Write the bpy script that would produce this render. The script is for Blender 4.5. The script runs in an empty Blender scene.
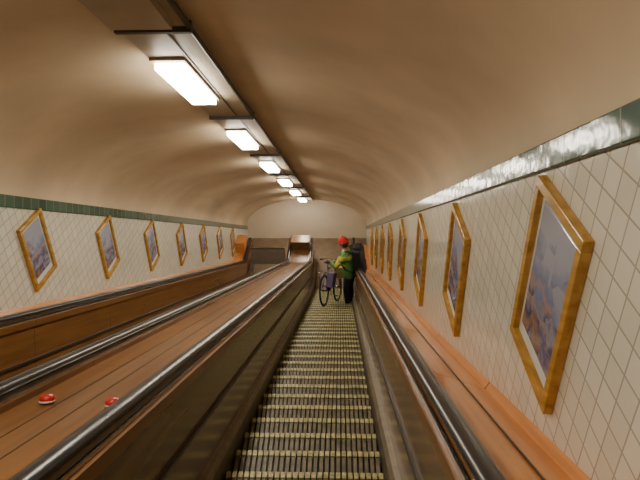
import bpy, math, random
from mathutils import Vector, Matrix
random.seed(3)
C30=math.cos(math.radians(30)); S30=0.5
def S(l,u,v): return Vector((l,u*C30+v*S30,-u*S30+v*C30))
SC=bpy.context.scene.collection
# ---------------------------------------------------------------- materials
def new(name):
    m=bpy.data.materials.new(name); m.use_nodes=True
    nt=m.node_tree; b=nt.nodes['Principled BSDF']; return m,nt,b
def N(nt,t,**k):
    n=nt.nodes.new(t)
    for a,v in k.items(): setattr(n,a,v)
    return n
def c4(c): return (c[0],c[1],c[2],1)
def plain(name,col,rough=.5,metal=0,var=.15,scale=8,bump=0,spec=.5):
    m,nt,b=new(name)
    tc=N(nt,'ShaderNodeTexCoord'); no=N(nt,'ShaderNodeTexNoise'); no.inputs['Scale'].default_value=scale; no.inputs['Detail'].default_value=5
    nt.links.new(tc.outputs['Object'],no.inputs['Vector'])
    r=N(nt,'ShaderNodeValToRGB'); r.color_ramp.elements[0].position=.3; r.color_ramp.elements[1].position=.7
    r.color_ramp.elements[0].color=c4([x*(1-var) for x in col]); r.color_ramp.elements[1].color=c4([min(1,x*(1+var)) for x in col])
    nt.links.new(no.outputs['Fac'],r.inputs['Fac']); nt.links.new(r.outputs['Color'],b.inputs['Base Color'])
    b.inputs['Roughness'].default_value=rough; b.inputs['Metallic'].default_value=metal
    b.inputs['Specular IOR Level'].default_value=spec
    if bump:
        bp=N(nt,'ShaderNodeBump'); bp.inputs['Strength'].default_value=bump; bp.inputs['Distance'].default_value=.01
        nt.links.new(no.outputs['Fac'],bp.inputs['Height']); nt.links.new(bp.outputs['Normal'],b.inputs['Normal'])
    return m
def incline_coords(nt):
    tc=N(nt,'ShaderNodeTexCoord'); mp=N(nt,'ShaderNodeMapping'); mp.inputs['Rotation'].default_value=(math.radians(30),0,0)
    nt.links.new(tc.outputs['Object'],mp.inputs['Vector'])
    sp=N(nt,'ShaderNodeSeparateXYZ'); nt.links.new(mp.outputs['Vector'],sp.inputs['Vector'])
    return sp
def wood(name,c1,c2,rough=.25,planks=True):
    m,nt,b=new(name); sp=incline_coords(nt)
    cb=N(nt,'ShaderNodeCombineXYZ')
    mu=N(nt,'ShaderNodeMath',operation='MULTIPLY'); mu.inputs[1].default_value=.06
    nt.links.new(sp.outputs['Y'],mu.inputs[0])
    nt.links.new(sp.outputs['X'],cb.inputs['X']); nt.links.new(mu.outputs[0],cb.inputs['Y']); nt.links.new(sp.outputs['Z'],cb.inputs['Z'])
    no=N(nt,'ShaderNodeTexNoise'); no.inputs['Scale'].default_value=22; no.inputs['Detail'].default_value=6
    nt.links.new(cb.outputs[0],no.inputs['Vector'])
    r=N(nt,'ShaderNodeValToRGB'); r.color_ramp.elements[0].position=.35; r.color_ramp.elements[1].position=.68
    r.color_ramp.elements[0].color=c4(c1); r.color_ramp.elements[1].color=c4(c2)
    nt.links.new(no.outputs['Fac'],r.inputs['Fac'])
    out=r.outputs['Color']
    if planks:
        w=N(nt,'ShaderNodeMath',operation='FRACT'); d=N(nt,'ShaderNodeMath',operation='DIVIDE'); d.inputs[1].default_value=1.7
        nt.links.new(sp.outputs['Y'],d.inputs[0]); nt.links.new(d.outputs[0],w.inputs[0])
        lt=N(nt,'ShaderNodeMath',operation='LESS_THAN'); lt.inputs[1].default_value=.006; nt.links.new(w.outputs[0],lt.inputs[0])
        mx=N(nt,'ShaderNodeMixRGB'); mx.inputs['Color2'].default_value=(.04,.022,.012,1)
        nt.links.new(lt.outputs[0],mx.inputs['Fac']); nt.links.new(out,mx.inputs['Color1']); out=mx.outputs[0]
    nt.links.new(out,b.inputs['Base Color']); b.inputs['Roughness'].default_value=rough
    n2=N(nt,'ShaderNodeTexNoise'); n2.inputs['Scale'].default_value=3; nt.links.new(cb.outputs[0],n2.inputs['Vector'])
    mr=N(nt,'ShaderNodeMapRange'); mr.inputs['To Min'].default_value=rough*.7; mr.inputs['To Max'].default_value=rough*1.5
    nt.links.new(n2.outputs['Fac'],mr.inputs['Value']); nt.links.new(mr.outputs[0],b.inputs['Roughness'])
    return m
def tile_mat(name,ca,cb_,mort,w,h,incl=False,rough=.15,ms=.005,wav=.6):
    m,nt,b=new(name)
    if incl:
        sp=incline_coords(nt); a,bb=sp.outputs['Y'],sp.outputs['Z']
    else:
        tc=N(nt,'ShaderNodeTexCoord'); sp=N(nt,'ShaderNodeSeparateXYZ'); nt.links.new(tc.outputs['Object'],sp.inputs[0]); a,bb=sp.outputs['Y'],sp.outputs['Z']
    cm=N(nt,'ShaderNodeCombineXYZ'); nt.links.new(a,cm.inputs['X']); nt.links.new(bb,cm.inputs['Y'])
    br=N(nt,'ShaderNodeTexBrick'); br.offset=0; br.squash=1
    br.inputs['Scale'].default_value=1; br.inputs['Brick Width'].default_value=w; br.inputs['Row Height'].default_value=h
    br.inputs['Mortar Size'].default_value=ms; br.inputs['Mortar Smooth'].default_value=.2; br.inputs['Bias'].default_value=0
    br.inputs['Color1'].default_value=c4(ca); br.inputs['Color2'].default_value=c4(cb_); br.inputs['Mortar'].default_value=c4(mort)
    nt.links.new(cm.outputs[0],br.inputs['Vector'])
    nt.links.new(br.outputs['Color'],b.inputs['Base Color'])
    b.inputs['Roughness'].default_value=rough
    bp=N(nt,'ShaderNodeBump',invert=True); bp.inputs['Strength'].default_value=.5; bp.inputs['Distance'].default_value=.004
    no=N(nt,'ShaderNodeTexNoise'); no.inputs['Scale'].default_value=9; nt.links.new(cm.outputs[0],no.inputs['Vector'])
    ad=N(nt,'ShaderNodeMath',operation='MULTIPLY_ADD'); ad.inputs[1].default_value=wav
    nt.links.new(no.outputs['Fac'],ad.inputs[0]); nt.links.new(br.outputs['Fac'],ad.inputs[2])
    nt.links.new(ad.outputs[0],bp.inputs['Height']); nt.links.new(bp.outputs['Normal'],b.inputs['Normal'])
    return m
M_tile=tile_mat('white_glazed_tile',(.80,.77,.65),(.72,.69,.57),(.46,.42,.33),.105,.105,ms=.004,wav=1.3,rough=.12)
M_green=tile_mat('green_glazed_tile',(.035,.085,.06),(.07,.14,.10),(.22,.23,.19),.15,.2,True,.13,wav=1.1)
M_ceil=plain('aged_plaster',(.62,.485,.315),.7,0,.15,1.1,.15)
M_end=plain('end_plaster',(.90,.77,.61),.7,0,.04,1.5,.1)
M_floor=plain('landing_floor_stone',(.20,.14,.09),.5,0,.2,4)
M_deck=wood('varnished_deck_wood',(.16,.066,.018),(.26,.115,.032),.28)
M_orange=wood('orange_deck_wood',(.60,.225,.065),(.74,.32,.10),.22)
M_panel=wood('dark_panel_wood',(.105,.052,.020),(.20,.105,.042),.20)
M_skirt=plain('dull_skirt_metal',(.12,.09,.06),.4,.4,.2,6)
M_ledge=plain('worn_ledge_metal',(.25,.20,.14),.35,.4,.25,9)
M_rubber=plain('black_handrail_rubber',(.013,.014,.018),.28,0,.2,6)
M_steel=plain('brushed_steel',(.45,.42,.37),.25,1,.1,20)
M_slat=plain('worn_step_slats',(.18,.15,.095),.5,0,.4,14)
M_riser=plain('step_body_dark',(.035,.03,.02),.6,0,.2,10)
M_yel=plain('yellow_nosing',(.50,.45,.20),.5,0,.45,30)
M_seam=plain('dark_seam',(.05,.03,.018),.4)
M_tray=plain('painted_cable_tray',(.42,.34,.24),.5,0,.1,4)
M_dark=plain('dark_bracket',(.06,.05,.04),.5)
M_frame=wood('golden_frame_wood',(.40,.205,.030),(.62,.36,.075),.22,False)
M_mat=plain('passepartout',(.70,.70,.66),.5,0,.05)
M_grey=plain('grey_barrier_paint',(.30,.25,.20),.4,0,.1)
def emis(name,col,s):
    m,nt,b=new(name)
    b.inputs['Emission Color'].default_value=c4(col); b.inputs['Emission Strength'].default_value=s
    b.inputs['Base Color'].default_value=(.8,.8,.8,1); return m
M_lamp=emis('fluorescent_diffuser',(1,.91,.75),44)
def print_mat():
    m,nt,b=new('poster_print')
    tc=N(nt,'ShaderNodeTexCoord'); sp=N(nt,'ShaderNodeSeparateXYZ'); nt.links.new(tc.outputs['Generated'],sp.inputs[0])
    vo=N(nt,'ShaderNodeTexVoronoi'); vo.inputs['Scale'].default_value=9; vo.distance='CHEBYCHEV'
    nt.links.new(tc.outputs['Object'],vo.inputs['Vector'])
    no=N(nt,'ShaderNodeTexNoise'); no.inputs['Scale'].default_value=14; no.inputs['Detail'].default_value=8
    nt.links.new(tc.outputs['Object'],no.inputs['Vector'])
    sc=N(nt,'ShaderNodeSeparateColor'); nt.links.new(vo.outputs['Color'],sc.inputs[0])
    a=N(nt,'ShaderNodeMath',operation='MULTIPLY_ADD'); a.inputs[1].default_value=.34; nt.links.new(sc.outputs[0],a.inputs[0]); nt.links.new(sp.outputs['Z'],a.inputs[2])
    a2=N(nt,'ShaderNodeMath',operation='MULTIPLY_ADD'); a2.inputs[1].default_value=.30; nt.links.new(no.outputs['Fac'],a2.inputs[0]); nt.links.new(a.outputs[0],a2.inputs[2])
    r=N(nt,'ShaderNodeValToRGB'); cr=r.color_ramp
    cr.elements[0].position=.30; cr.elements[0].color=(.10,.06,.07,1)
    cr.elements[1].position=1.0; cr.elements[1].color=(.36,.38,.48,1)
    for p,c in ((.42,(.36,.22,.15)),(.52,(.08,.08,.15)),(.60,(.33,.31,.38)),(.70,(.12,.11,.22)),(.78,(.40,.30,.28)),(.86,(.20,.24,.40))):
        e=cr.elements.new(p); e.color=c4(c)
    nt.links.new(a2.outputs[0],r.inputs['Fac']); nt.links.new(r.outputs['Color'],b.inputs['Base Color'])
    b.inputs['Roughness'].default_value=.12; return m
M_print=print_mat()
M_red=plain('red_plastic',(.60,.02,.02),.35,0,.1)
M_white=plain('white_plastic',(.6,.55,.5),.4,0,.1)
# ---------------------------------------------------------------- mesh builder
class MB:
    def __init__(s): s.v=[];s.f=[];s.m=[]
    def add(s,vs,fs,m=0):
        o=len(s.v); s.v+=[Vector(v) for v in vs]; s.f+=[[i+o for i in f] for f in fs]; s.m+=[m]*len(fs)
    def corners(s,p,m=0):
        s.add(p,[(0,1,2,3),(7,6,5,4),(0,4,5,1),(1,5,6,2),(2,6,7,3),(3,7,4,0)],m)
    def box(s,c,d,m=0,R=None):
        c=Vector(c);q=[]
        for z in(-1,1):
            for x,y in((-1,-1),(1,-1),(1,1),(-1,1)):
                w=Vector((x*d[0]/2,y*d[1]/2,z*d[2]/2)); q.append(c+(R@w if R else w))
        s.corners([q[3],q[2],q[1],q[0],q[7],q[6],q[5],q[4]],m)
    def ibox(s,l0,l1,u0,u1,v0,v1,m=0):
        q=[S(l,u,v) for v in(v0,v1) for l,u in((l0,u0),(l1,u0),(l1,u1),(l0,u1))]
        s.corners([q[3],q[2],q[1],q[0],q[7],q[6],q[5],q[4]],m)
    def tube(s,pts,r,m=0,n=8,closed=False):
        pts=[Vector(p) for p in pts];k=len(pts); rs=r if isinstance(r,(list,tuple)) else [r]*k
        o=len(s.v); ref=None
        for i,p in enumerate(pts):
            a=pts[(i-1)%k] if (closed or i>0) else p; b=pts[(i+1)%k] if (closed or i<k-1) else p
            t=(b-a).normalized()
            if ref is None: ref=t.orthogonal().normalized()
            ref=(ref-t*ref.dot(t)).normalized(); bi=t.cross(ref)
            for j in range(n):
                an=2*math.pi*j/n; s.v.append(p+(ref*math.cos(an)+bi*math.sin(an))*rs[i])
        for i in range(k if closed else k-1):
            a=o+i*n;b=o+((i+1)%k)*n
            for j in range(n):
                s.f.append([a+j,a+(j+1)%n,b+(j+1)%n,b+j]); s.m.append(m)
        if not closed:
            s.f.append([o+j for j in reversed(range(n))]); s.m.append(m)
            s.f.append([o+(k-1)*n+j for j in range(n)]); s.m.append(m)
    def ell(s,c,r,m=0,R=None,nu=16,nv=10,zmin=-1.01,fn=None):
        c=Vector(c);vs=[];fs=[]
        for i in range(nv+1):
            ph=math.pi*i/nv
            for j in range(nu):
                th=2*math.pi*j/nu
                w=Vector((math.sin(ph)*math.cos(th),math.sin(ph)*math.sin(th),math.cos(ph)))
                if w.z<zmin: w.z=zmin
                if fn: w=fn(w)
                w=Vector((w.x*r[0],w.y*r[1],w.z*r[2])); vs.append(c+(R@w if R else w))
        for i in range(nv):
            for j in range(nu): fs.append([i*nu+j,i*nu+(j+1)%nu,(i+1)*nu+(j+1)%nu,(i+1)*nu+j])
        s.add(vs,[f[::-1] for f in fs],m)
    def build(s,name,mats,parent=None,smooth=False,bevel=0):
        me=bpy.data.meshes.new(name); me.from_pydata([tuple(v) for v in s.v],[],s.f)
        for m in mats: me.materials.append(m)
        me.polygons.foreach_set('material_index',s.m)
        me.polygons.foreach_set('use_smooth',[smooth]*len(s.f)); me.update(); me.validate()
        o=bpy.data.objects.new(name,me); SC.objects.link(o)
        if parent: o.parent=parent
        if bevel:
            b=o.modifiers.new('bevel','BEVEL'); b.width=bevel; b.segments=2; b.limit_method='ANGLE'
        return o
def empty(name,loc=(0,0,0)):
    o=bpy.data.objects.new(name,None); o.empty_display_size=.2; SC.objects.link(o); return o
# ---------------------------------------------------------------- section data
HB=-1.45
WR,WL=.845,-3.0; CX=(WR+WL)/2; HW=(WR-WL)/2
TB,TT=.275,.39; CROWN=1.22
U0=-3.0; UE=19.7; KNEE=17.0; YE=19.5*C30
def stations(run=1.0):
    st=[]
    for u in [U0+i*1.0 for i in range(int(KNEE-U0-.5))]+[KNEE-.7]: st.append((u,HB,0,1))
    R=1.5; pc=(KNEE-R*math.tan(math.radians(15)),HB)
    for k in range(0,7):
        a=math.radians(30)*k/6
        st.append((pc[0]+R*math.sin(a),pc[1]+R*(1-math.cos(a)),-math.sin(a),math.cos(a)))
    u,v,nu,nv=st[-1]
    for d in (run*.5,run): st.append((u+C30*d,v+S30*d,nu,nv))
    return st
ST=sorted(stations(),key=lambda s:s[0])
def pos(st,l,h): return S(l,st[0]+st[2]*h,st[1]+st[3]*h)
def sweep(mb,sec,m,st=None,closed=True,cap=True):
    st=st or ST; n=len(sec); o=len(mb.v)
    for s_ in st:
        for (l,h) in sec: mb.v.append(pos(s_,l,h))
    for i in range(len(st)-1):
        for j in range(n if closed else n-1):
            a=o+i*n;b=a+n
            mb.f.append([a+j,b+j,b+(j+1)%n,a+(j+1)%n]); mb.m.append(m)
    if cap:
        mb.f.append([o+j for j in range(n)]); mb.m.append(m)
        mb.f.append([o+(len(st)-1)*n+j for j in reversed(range(n))]); mb.m.append(m)
# ---------------------------------------------------------------- escalators
RUN=.32; RISE=RUN*math.tan(math.radians(30))
def nz(Y): return -math.tan(math.radians(30))*Y-1.6743
YN0=-3.2
YK=KNEE*C30+HB*S30
nst=int((YK-YN0)/RUN)
YN=[YK-RUN*i for i in range(nst)][::-1]
def handrail(mb,l,m_r,m_s,hh=.80):
    sec=[]
    for k in range(14):
        a=2*math.pi*k/14; sec.append((l+.040*math.cos(a),hh+.024*math.sin(a)))
    sweep(mb,sec,m_r)
    s_=ST[-1]; u,v,nu,nv=s_; R=.34; pts=[]
    for k in range(0,13):
        a=math.pi*k/12
        d=R*math.sin(a); h=hh-R+R*math.cos(a)
        pts.append(S(l,u+C30*d+nu*h,v+S30*d+nv*h))
    mb.tube(pts,.034,m_r,12)
    for side in(-.035,.035):
        vs=[S(l+side,u+C30*(R-.03)*math.sin(math.pi*k/12)+nu*(hh-R+(R-.03)*math.cos(math.pi*k/12)),v+S30*(R-.03)*math.sin(math.pi*k/12)+nv*(hh-R+(R-.03)*math.cos(math.pi*k/12))) for k in range(13)]
        mb.add(vs,[list(range(13))],2)
def balustrade(name,ls,sgn,parent,pm=None):
    f=lambda a:ls+sgn*a; mb=MB()
    def sec(p): 
        q=[(f(a),h) for a,h in p]; return q if sgn>0 else q[::-1]
    sweep(mb,sec([(.008,-.25),(.008,.10),(.03,.10),(.03,-.25)]),0)
    sweep(mb,sec([(.008,.10),(.03,.13),(.075,.14),(.075,.10)]),1)
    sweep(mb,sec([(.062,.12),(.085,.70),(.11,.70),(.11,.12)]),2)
    sweep(mb,sec([(.055,.40),(.075,.40),(.075,.42),(.057,.42)]),4)
    sweep(mb,sec([(.066,.69),(.066,.745),(.185,.745),(.185,.69)]),5)
    sweep(mb,sec([(.085,.745),(.085,.765),(.097,.765),(.097,.745)]),3)
    sweep(mb,sec([(.17,.745),(.17,.765),(.182,.765),(.182,.745)]),3)
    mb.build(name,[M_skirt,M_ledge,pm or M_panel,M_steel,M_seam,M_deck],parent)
    hr=MB(); handrail(hr,f(.135),0,1); hr.build(name.replace('balustrade','handrail'),[M_rubber,M_steel,M_panel],parent,True)
def steps(name,l0,l1,parent):
    mb=MB(); ns=26; w=(l1-l0)/ns
    for Y in YN:
        z=nz(Y)
        mb.box(((l0+l1)/2,Y-RUN/2+.0,z-.02-.13),(l1-l0,RUN-.006,.26),1)
        for i in range(ns):
            x=l0+w*(i+.5); ww=w*.62
            mb.box((x,Y-RUN/2-.02,z-.012),(ww,RUN-.050,.022),0)
            mb.box((x,Y-.021,z-.008),(ww*1.15,.042,.026),2)
            mb.box((x,Y+.004,z-.05),(ww,.012,.08),0)
    mb.build(name,[M_slat,M_riser,M_yel],parent)
esA=empty('escalator'); esB=empty('escalator')
A0,A1=-.707,.27; B0,B1=-2.56,-1.60
steps('steps',A0,A1,esA); steps('steps',B0,B1,esB)
balustrade('balustrade_right',A1,1,esA); balustrade('balustrade_left',A0,-1,esA)
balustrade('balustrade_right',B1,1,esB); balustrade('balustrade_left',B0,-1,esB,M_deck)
d=MB()
sweep(d,[(B1+.18,.60),(B1+.18,.715),(A0-.18,.715),(A0-.18,.60)],0)
mid=(B1+A0)/2
for x in (mid-.10,mid+.02,): sweep(d,[(x,.712),(x,.7165),(x+.007,.7165),(x+.007,.712)],1)
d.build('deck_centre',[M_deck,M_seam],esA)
d=MB(); sweep(d,[(A1+.18,.45),(A1+.18,.72),(WR-.03,.60),(WR-.002,.64),(WR-.002,.45)],0)
sweep(d,[(A1+.40,.64),(A1+.40,.657),(A1+.407,.655),(A1+.407,.64)],1)
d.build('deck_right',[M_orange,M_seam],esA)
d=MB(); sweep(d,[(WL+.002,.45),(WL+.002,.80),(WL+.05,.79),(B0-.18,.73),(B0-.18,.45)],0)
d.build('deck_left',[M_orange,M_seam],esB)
# landing: newel cabinets at the end of the decks and a closed gate across the far escalator
zf=nz(YK)
d=MB(); d.box(((B1+A0)/2,YK+1.15,zf+.48),(.50,.36,.96),0); d.box(((B1+A0)/2,YK+1.15,zf+.975),(.56,.42,.03),1); d.build('newel_cabinet_centre',[M_panel,M_deck],esA,False,.015)
d=MB(); d.box((-2.86,YK+.95,zf+.55),(.26,.5,1.10),0); d.build('newel_cabinet_left',[M_orange],esB,False,.02)
d=MB()
for x in (B0+.0,B1-.0): d.box((x,YK+.75,zf+.46),(.05,.05,.92),0)
d.box(((B0+B1)/2,YK+.75,zf+.62),(B1-B0,.03,.5),0); d.box(((B0+B1)/2,YK+.75,zf+.90),(B1-B0+.04,.05,.04),1)
d.build('closing_gate',[M_grey,M_steel],esB,False,.006)
for (l,u) in ((-1.30,2.62),(-.985,2.57)):
    b=MB(); h=HB+.716
    Rm=Matrix.Rotation(math.radians(-30),3,'X')
    b.ell(S(l,u,h+.010),(.036,.036,.010),1,Rm,16,6)
    b.ell(S(l,u,h+.022),(.034,.032,.022),0,Rm,16,8)
    b.build('emergency_stop_button',[M_red,M_white],None,True)
# ---------------------------------------------------------------- shell
w=MB(); w.ibox(WR,WR+.1,U0,UE+1,-3,TB,0); w.build('wall_right',[M_tile])
w=MB(); w.ibox(WL-.1,WL,U0,UE+1,-3,TB,0); w.build('wall_left',[M_tile])
for nm,a,b_ in (('trim_1',WR-.018,WR+.1),('trim_2',WL-.1,WL+.018)):
    w=MB(); w.ibox(a,b_,U0,UE,TB,TT,0); w.build(nm,[M_green],None,False,.008)
w=MB(); n=48; us=[U0+i*(UE-U0)/12 for i in range(13)]
for u in us:
    for i in range(n+1):
        t=math.pi*i/n; w.v.append(S(CX+(HW+.0)*math.cos(t),u,TT+(CROWN-TT)*math.sin(t)))
for k in range(12):
    for i in range(n):
        a=k*(n+1)+i; w.f.append([a,a+1,a+n+2,a+n+1]); w.m.append(0)
w.build('ceiling',[M_ceil],None,True)
w=MB(); w.box((CX,YE+.1,-9),(5,.2,8),0); w.build('wall_end',[M_end])
w=MB(); w.box((CX,U0*C30-.6,0),(5,.2,8),0); w.build('wall_back',[M_ceil])
w=MB(); w.box((CX,(YK+YE)/2+.1,zf-.1),(WR-WL,YE-YK-.02+.2,.2),0)
w.ibox(WL,WR,U0,KNEE,HB-.75,HB-.6,1)  # added dark sheet closing the incline from below, keeps the gaps dark
w.build('floor_and_dark_underlay',[M_floor,M_riser])
# ---------------------------------------------------------------- ceiling lighting
t=MB(); t.ibox(-1.24,-.85,U0,18.6,1.165,1.205,0)
t.tube([S(-.83,u,1.165) for u in (U0,5,10,18.6)],.016,1,8)
t.ibox(-.985,-.975,U0,18.6,1.158,1.17,1)
for u in (3.28,5.7,8.3,10.9,13.7,16.6): t.ibox(-1.25,-.82,u,u+.035,1.135,1.2,1)
t.ibox(-1.235,-.90,2.2,3.2,1.12,1.17,0)
t.build('cable_tray',[M_tray,M_dark])
for u in (-1.6,.9,3.9,6.42,9.05,11.75,14.5,17.3):
    b=MB(); b.ibox(-1.235,-1.0,u-.06,u+1.08,1.145,1.164,0)
    b.ibox(-1.215,-1.02,u,u+1.02,1.10,1.146,1)
    b.build('ceiling_lamp',[M_tray,M_lamp],None,False,.004)
# ---------------------------------------------------------------- picture frames
def frame(side,u,v,sc):
    x=WR if side>0 else WL
    s_=-1 if side>0 else 1
    B=S(x,u,v); W=.54*sc;H=.80*sc; fw=.044*sc
    mb=MB()
    def P(a,h,dp): return B+Vector((s_*dp,a,h))
    def slab(a0,a1,h0,h1,d0,d1,m):
        q=[P(a,h,dp) for dp in(d0,d1) for a,h in((a0,h0),(a1,h0),(a1,h1),(a0,h1))]; mb.corners(q,m)
    slab(0,W,0,fw,.0,.04,0);slab(0,W,H-fw,H,.0,.04,0);slab(0,fw,fw,H-fw,.0,.04,0);slab(W-fw,W,fw,H-fw,.0,.04,0)
    e=fw*1.0
    slab(e,W-e,e,H-e,.0,.014,1)
    g=fw*1.75; slab(g,W-g,g+.03,H-g,.0,.018,2)
    mb.build('picture_frame',[M_frame,M_mat,M_print],None,False,.004)
for k in range(-1,8): frame(1,2.414+1.88*k,-.704,1)
for k in range(-1,7): frame(-1,5.8+1.8*k,-.53,.86)
# ---------------------------------------------------------------- bicycle
M_bike=plain('bike_frame_paint',(.05,.05,.07),.3); M_tyre=plain('tyre_rubber',(.015,.015,.015),.6)
M_purple=plain('purple_pannier',(.16,.12,.26),.6); M_bag=plain('yellow_bag',(.58,.54,.22),.6)
M_saddle=plain('saddle_leather',(.02,.02,.02),.4)
yaw=math.radians(15); BL,BU=-.33,12.60
def Bk(a,n_,lat=0):
    return S(BL+a*math.sin(yaw)+lat*math.cos(yaw),BU+a*math.cos(yaw)-lat*math.sin(yaw),HB+.012+n_)
bike=empty('bicycle')
m=MB()
for a0 in (0,1.05):
    m.tube([Bk(a0+.315*math.cos(t*math.pi/18),.335+.315*math.sin(t*math.pi/18)) for t in range(36)],.02,0,8,True)
    m.tube([Bk(a0+.292*math.cos(t*math.pi/18),.335+.292*math.sin(t*math.pi/18)) for t in range(36)],.011,1,6,True)
    m.tube([Bk(a0,.335,-.05),Bk(a0,.335,.05)],.022,1,10)
    for t in range(20):
        an=2*math.pi*t/20; m.tube([Bk(a0+.02*math.cos(an),.335+.02*math.sin(an),.02*(-1)**t),Bk(a0+.29*math.cos(an+.1),.335+.29*math.sin(an+.1))],.0018,1,4)
m.build('wheels',[M_tyre,M_steel],bike,True)
m=MB(); T=lambda *p,r=.016,mt=0:m.tube([Bk(*q) for q in p],r,mt,10)
T((.43,.29),(.27,.80)); T((.27,.78),(.84,.82)); T((.43,.29),(.88,.70),r=.019); T((.83,.88),(.89,.66),r=.02)
for s_ in(-1,1):
    T((0,.335,.06*s_),(.43,.29,.03*s_),r=.009); T((0,.335,.06*s_),(.27,.76,.02*s_),r=.008)
    T((.89,.66,.03*s_),(.94,.60,.05*s_),(1.05,.335,.06*s_),r=.011)
T((.27,.80),(.25,.90),r=.013,mt=1); T((.83,.88),(.80,.96),r=.014,mt=1)
T((.70,.97,-.27),(.76,.98,-.18),(.80,.96,-.05),(.80,.96,.05),(.76,.98,.18),(.70,.97,.27),r=.011,mt=1)
for s_ in(-1,1): T((.64,.965,.28*s_),(.74,.975,.235*s_),r=.017,mt=2)
T((-.32,.52),(-.22,.62),(0,.70),(.2,.66),r=.014,mt=0)
T((-.22,.72,.07),(.26,.74,.05),r=.006,mt=1); T((-.22,.72,-.07),(.26,.74,-.05),r=.006,mt=1)
T((-.15,.72,.07),(0,.335,.07),r=.005,mt=1); T((-.15,.72,-.07),(0,.335,-.07),r=.005,mt=1)
m.tube([Bk(.43+.09*math.cos(t*math.pi/10),.29+.09*math.sin(t*math.pi/10),.05) for t in range(20)],.006,1,6,True)
T((.43,.29,.06),(.53,.18,.07),(.53,.18,.15),r=.010,mt=1); T((.43,.29,-.06),(.33,.40,-.07),(.33,.40,-.15),r=.010,mt=1)
T((0,.36,.05),(.43,.38,.05),r=.004,mt=1); T((0,.31,.05),(.43,.20,.05),r=.004,mt=1)
m.build('frame_and_fork',[M_bike,M_steel,M_saddle],bike,True)
rb=Matrix.Rotation(-yaw,3,'Z')@Matrix.Rotation(math.radians(-30),3,'X')
m=MB(); m.ell(Bk(.22,.92),(.075,.12,.03),0,rb); m.ell(Bk(.36,.92),(.03,.10,.025),0,rb); m.build('saddle',[M_saddle],bike,True)
m=MB(); m.box(Bk(.02,.56,.15),(.13,.30,.30),0,rb); m.box(Bk(.02,.66,.222),(.02,.28,.10),0,rb); m.build('pannier',[M_purple],bike,False,.03)
# ---------------------------------------------------------------- person
PY=11.0
YS=min([y for y in YN if y-.02>PY]); ZS=nz(YS)+.001; PY=YS-.15
PX=.22
F=Vector((-.94,.34,0)).normalized(); SL=Vector((-F.y,F.x,0)) 
P0=Vector((PX,PY,ZS))
def L(f,s,z): return P0+F*f+SL*s+Vector((0,0,z))
person=empty('person_with_backpack')
gripR=Bk(.70,.985,.255); sad=Bk(.25,.955,.03)
M_jack=plain('green_jacket',(.10,.30,.075),.7,0,.25,9,.3); M_yj=plain('yellow_jacket_panel',(.62,.55,.07),.7,0,.2)
M_trou=plain('dark_trousers',(.03,.03,.04),.8,0,.3); M_skin=plain('skin',(.58,.33,.23),.5,0,.06)
M_shoe=plain('dark_shoes',(.03,.022,.018),.5); M_hat=plain('red_knit_hat',(.65,.03,.04),.9,0,.2,60,.5)
M_hair=plain('brown_hair',(.06,.03,.015),.7); M_pack=plain('black_backpack',(.02,.02,.025),.6)
M_eye=plain('eye_dark',(.01,.01,.01),.2); M_lip=plain('lips',(.35,.10,.08),.5)
V=[];E=[];RR=[];LB=[]
def jv(p,r,par=None,lab='jack'):
    V.append(p);RR.append(r if isinstance(r,tuple) else (r,r))
    if par is not None: E.append((par,len(V)-1));LB.append(lab)
    return len(V)-1
pel=jv(L(0,0,.93),(.18,.15))
sp1=jv(L(.02,0,1.10),(.185,.155),pel); ch=jv(L(.05,0,1.28),(.19,.16),sp1); ct=jv(L(.08,0,1.40),(.13,.115),ch)
nk=jv(L(.11,0,1.475),.060,ct,'skin'); hb=jv(L(.135,0,1.55),.055,nk,'skin')
for s_,tgt in ((1,sad),(-1,gripR)):
    sh=jv(L(.07,.18*s_,1.38),.085,ct); 
    shp=V[sh]; d=tgt-shp; mid_=shp+d*.5
    Lh=min(.29,max(d.length/2+.01,.27)); off=math.sqrt(max(Lh**2-(d.length/2)**2,.0004))
    el=mid_+Vector((0,0,-1))*off*.8+SL*s_*off*.4
    ua=jv(shp.lerp(el,.5),.072,sh); e=jv(el,.063,ua,'yel'); fa=jv(el.lerp(tgt,.5),.052,e); wr=jv(el.lerp(tgt,.82),.035,fa); 
    wk=jv(el.lerp(tgt,.96)+Vector((0,0,.02)),.033,wr,'skin')
for s_ in(1,-1):
    hp=jv(L(0,.10*s_,.86),.108,pel,'trou'); th=jv(L(.02,.115*s_,.68),.098,hp,'trou'); k_=jv(L(.04,.13*s_,.49),.073,th,'trou')
    cf=jv(L(.02,.14*s_,.32),.068,k_,'trou'); an=jv(L(0,.145*s_,.11),.052,cf,'trou'); he=jv(L(-.01,.145*s_,.05),.045,an,'shoe'); 
    bl=jv(L(.10,.16*s_,.045),.042,he,'shoe'); to=jv(L(.18,.17*s_,.036),.032,bl,'shoe')
me=bpy.data.meshes.new('body_src'); me.from_pydata([tuple(v) for v in V],E,[]); ob=bpy.data.objects.new('body_src',me); SC.objects.link(ob)
sk=ob.modifiers.new('skin','SKIN'); sk.use_smooth_shade=True
su=ob.modifiers.new('sub','SUBSURF'); su.levels=3; su.render_levels=3
lay=me.skin_vertices[0].data
for i,r in enumerate(RR): lay[i].radius=r; lay[i].use_root=(i==0)
dg=bpy.context.evaluated_depsgraph_get(); dg.update()
bm_=bpy.data.meshes.new_from_object(ob.evaluated_get(dg)); bpy.data.objects.remove(ob)
mats={'jack':0,'yel':1,'skin':2,'trou':3,'shoe':4}
bm_.materials.clear()
for x in (M_jack,M_yj,M_skin,M_trou,M_shoe): bm_.materials.append(x)
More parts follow.
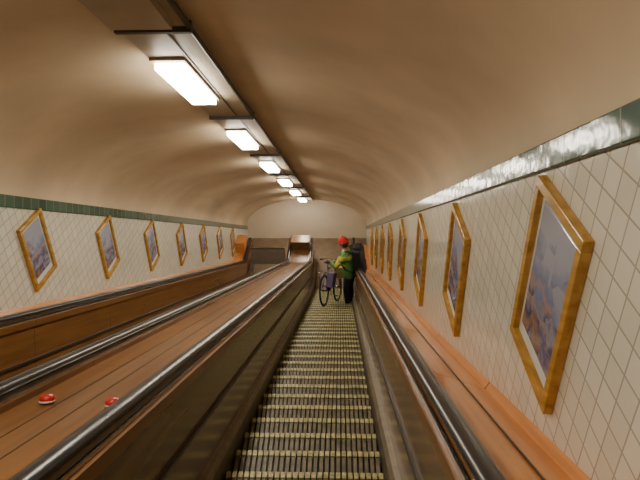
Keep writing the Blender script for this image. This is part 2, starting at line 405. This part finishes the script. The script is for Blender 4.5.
for p in bm_.polygons:
    c=p.center; best=9;bi=0
    for (a,b),lb in zip(E,LB):
        A=V[a];Bv=V[b];ab=Bv-A;t=max(0,min(1,(c-A).dot(ab)/max(ab.length_squared,1e-9))); dd=(A+ab*t-c).length
        if dd<best: best=dd;bi=mats[lb]
    if bi==3 and c.z>P0.z+.84: bi=0
    if bi==0 and 1.32<c.z-P0.z<1.40: bi=1
    p.material_index=bi; p.use_smooth=True
body=bpy.data.objects.new('body',bm_); SC.objects.link(body); body.parent=person
h=MB()
for tgt,ax in ((gripR,(Bk(.74,.975,.235)-Bk(.64,.965,.28)).normalized()),(sad,(Bk(.4,.95)-Bk(.2,.95)).normalized())):
    up=Vector((0,0,1)); out=ax.cross(up).normalized()
    if out.dot(-F)<0: out=-out
    h.ell(tgt+out*.02+up*.012,(.03,.045,.018),0,Matrix((out,ax,up)).transposed())
    for k,ln in enumerate((.9,1,.95,.8)):
        b0=tgt+ax*(-.03+.02*k)+out*.005+up*.018
        h.tube([b0,b0-out*.035*ln+up*.004,b0-out*.05*ln-up*.018*ln,b0-out*.035*ln-up*.036*ln],[.0095,.009,.008,.006],0,8)
    b0=tgt+ax*.035+out*.03+up*.008
    h.tube([b0,b0+ax*.018-out*.012-up*.008,b0+ax*.02-out*.03-up*.02],[.011,.010,.008],0,8)
h.build('hands',[M_skin],person,True)
hc=L(.16,0,1.60); hf=(F+Vector((0,0,-.3))).normalized(); hs=SL; hu=hf.cross(hs).normalized(); RH=Matrix((hf,hs,hu)).transposed()
def hp_(a,b,c): return hc+hf*a+hs*b+hu*c
h=MB()
def hfn(w):
    w=w.copy()
    if w.z<-.1: k=1-.28*(-w.z-.1); w.y*=k; w.x=w.x*k+(.10*(-w.z))
    return w
h.ell(hc,(.095,.075,.118),0,RH,20,14,fn=hfn)
h.tube([hp_(.09,0,.015),hp_(.112,0,-.018),hp_(.094,0,-.032)],[.008,.014,.009],0,8)
for s_ in(-1,1):
    h.ell(hp_(.082,.030*s_,.010),(.010,.013,.008),1,RH,10,6); h.ell(hp_(0,.076*s_,-.01),(.018,.009,.030),0,RH,10,6)
h.ell(hp_(.088,0,-.058),(.010,.024,.007),2,RH,10,6)
h.ell(hp_(-.022,0,-.005),(.088,.083,.105),3,RH,18,12)
h.build('head',[M_skin,M_eye,M_lip,M_hair],person,True)
h=MB(); h.ell(hp_(-.012,0,.052),(.108,.098,.105),0,RH,20,12,zmin=-.25)
h.tube([hp_(-.012+.105*math.cos(t*math.pi/10),.095*math.sin(t*math.pi/10),.040) for t in range(20)],.018,0,8,True)
h.ell(hp_(-.02,0,.16),(.024,.024,.02),0,RH,10,8)
h.build('knit_hat',[M_hat],person,True)
RB=Matrix((F,SL,Vector((0,0,1)))).transposed()@Matrix.Rotation(.12,3,'Y')
h=MB(); h.box(L(-.20,0,1.22),(.20,.31,.66),0,RB); h.box(L(-.31,0,1.12),(.07,.24,.30),0,RB); h.box(L(-.16,0,1.57),(.16,.24,.10),0,RB)
h.build('backpack',[M_pack],person,False,.045)
h=MB()
for s_ in(-1,1): h.tube([L(-.12,.12*s_,1.42),L(.02,.13*s_,1.505),L(.17,.13*s_,1.40),L(.21,.14*s_,1.24),L(.05,.195*s_,1.07),L(-.12,.15*s_,1.0)],.016,0,8)
h.build('backpack_straps',[M_pack],person,True)
h=MB(); bt=Bk(.70,.90,.15)
h.box(bt+Vector((.0,0,-.24)),(.20,.13,.28),0); 
for s_ in(-1,1): h.tube([bt+Vector((.07,.03*s_,-.11)),bt+Vector((.01,.01*s_,.04)),bt+Vector((-.07,.03*s_,-.11))],.006,0,6)
h.build('carrier_bag',[M_bag],bike,False,.03)
# ---------------------------------------------------------------- camera, world
cam=bpy.data.cameras.new('camera'); cam.lens=33.75; cam.sensor_width=36; cam.clip_start=.02
co=bpy.data.objects.new('camera',cam); SC.objects.link(co)
FPX=600.; fw=(S(-20/FPX,1,-2/FPX)).normalized(); upn=S(0,0,1)
rt=fw.cross(upn).normalized(); up=rt.cross(fw)
co.matrix_world=Matrix(((rt.x,up.x,-fw.x,0),(rt.y,up.y,-fw.y,0),(rt.z,up.z,-fw.z,0),(0,0,0,1)))
bpy.context.scene.camera=co
wd=bpy.data.worlds.new('world'); wd.use_nodes=True; wd.node_tree.nodes['Background'].inputs[0].default_value=(1,.85,.65,1); wd.node_tree.nodes['Background'].inputs[1].default_value=.2
bpy.context.scene.world=wd
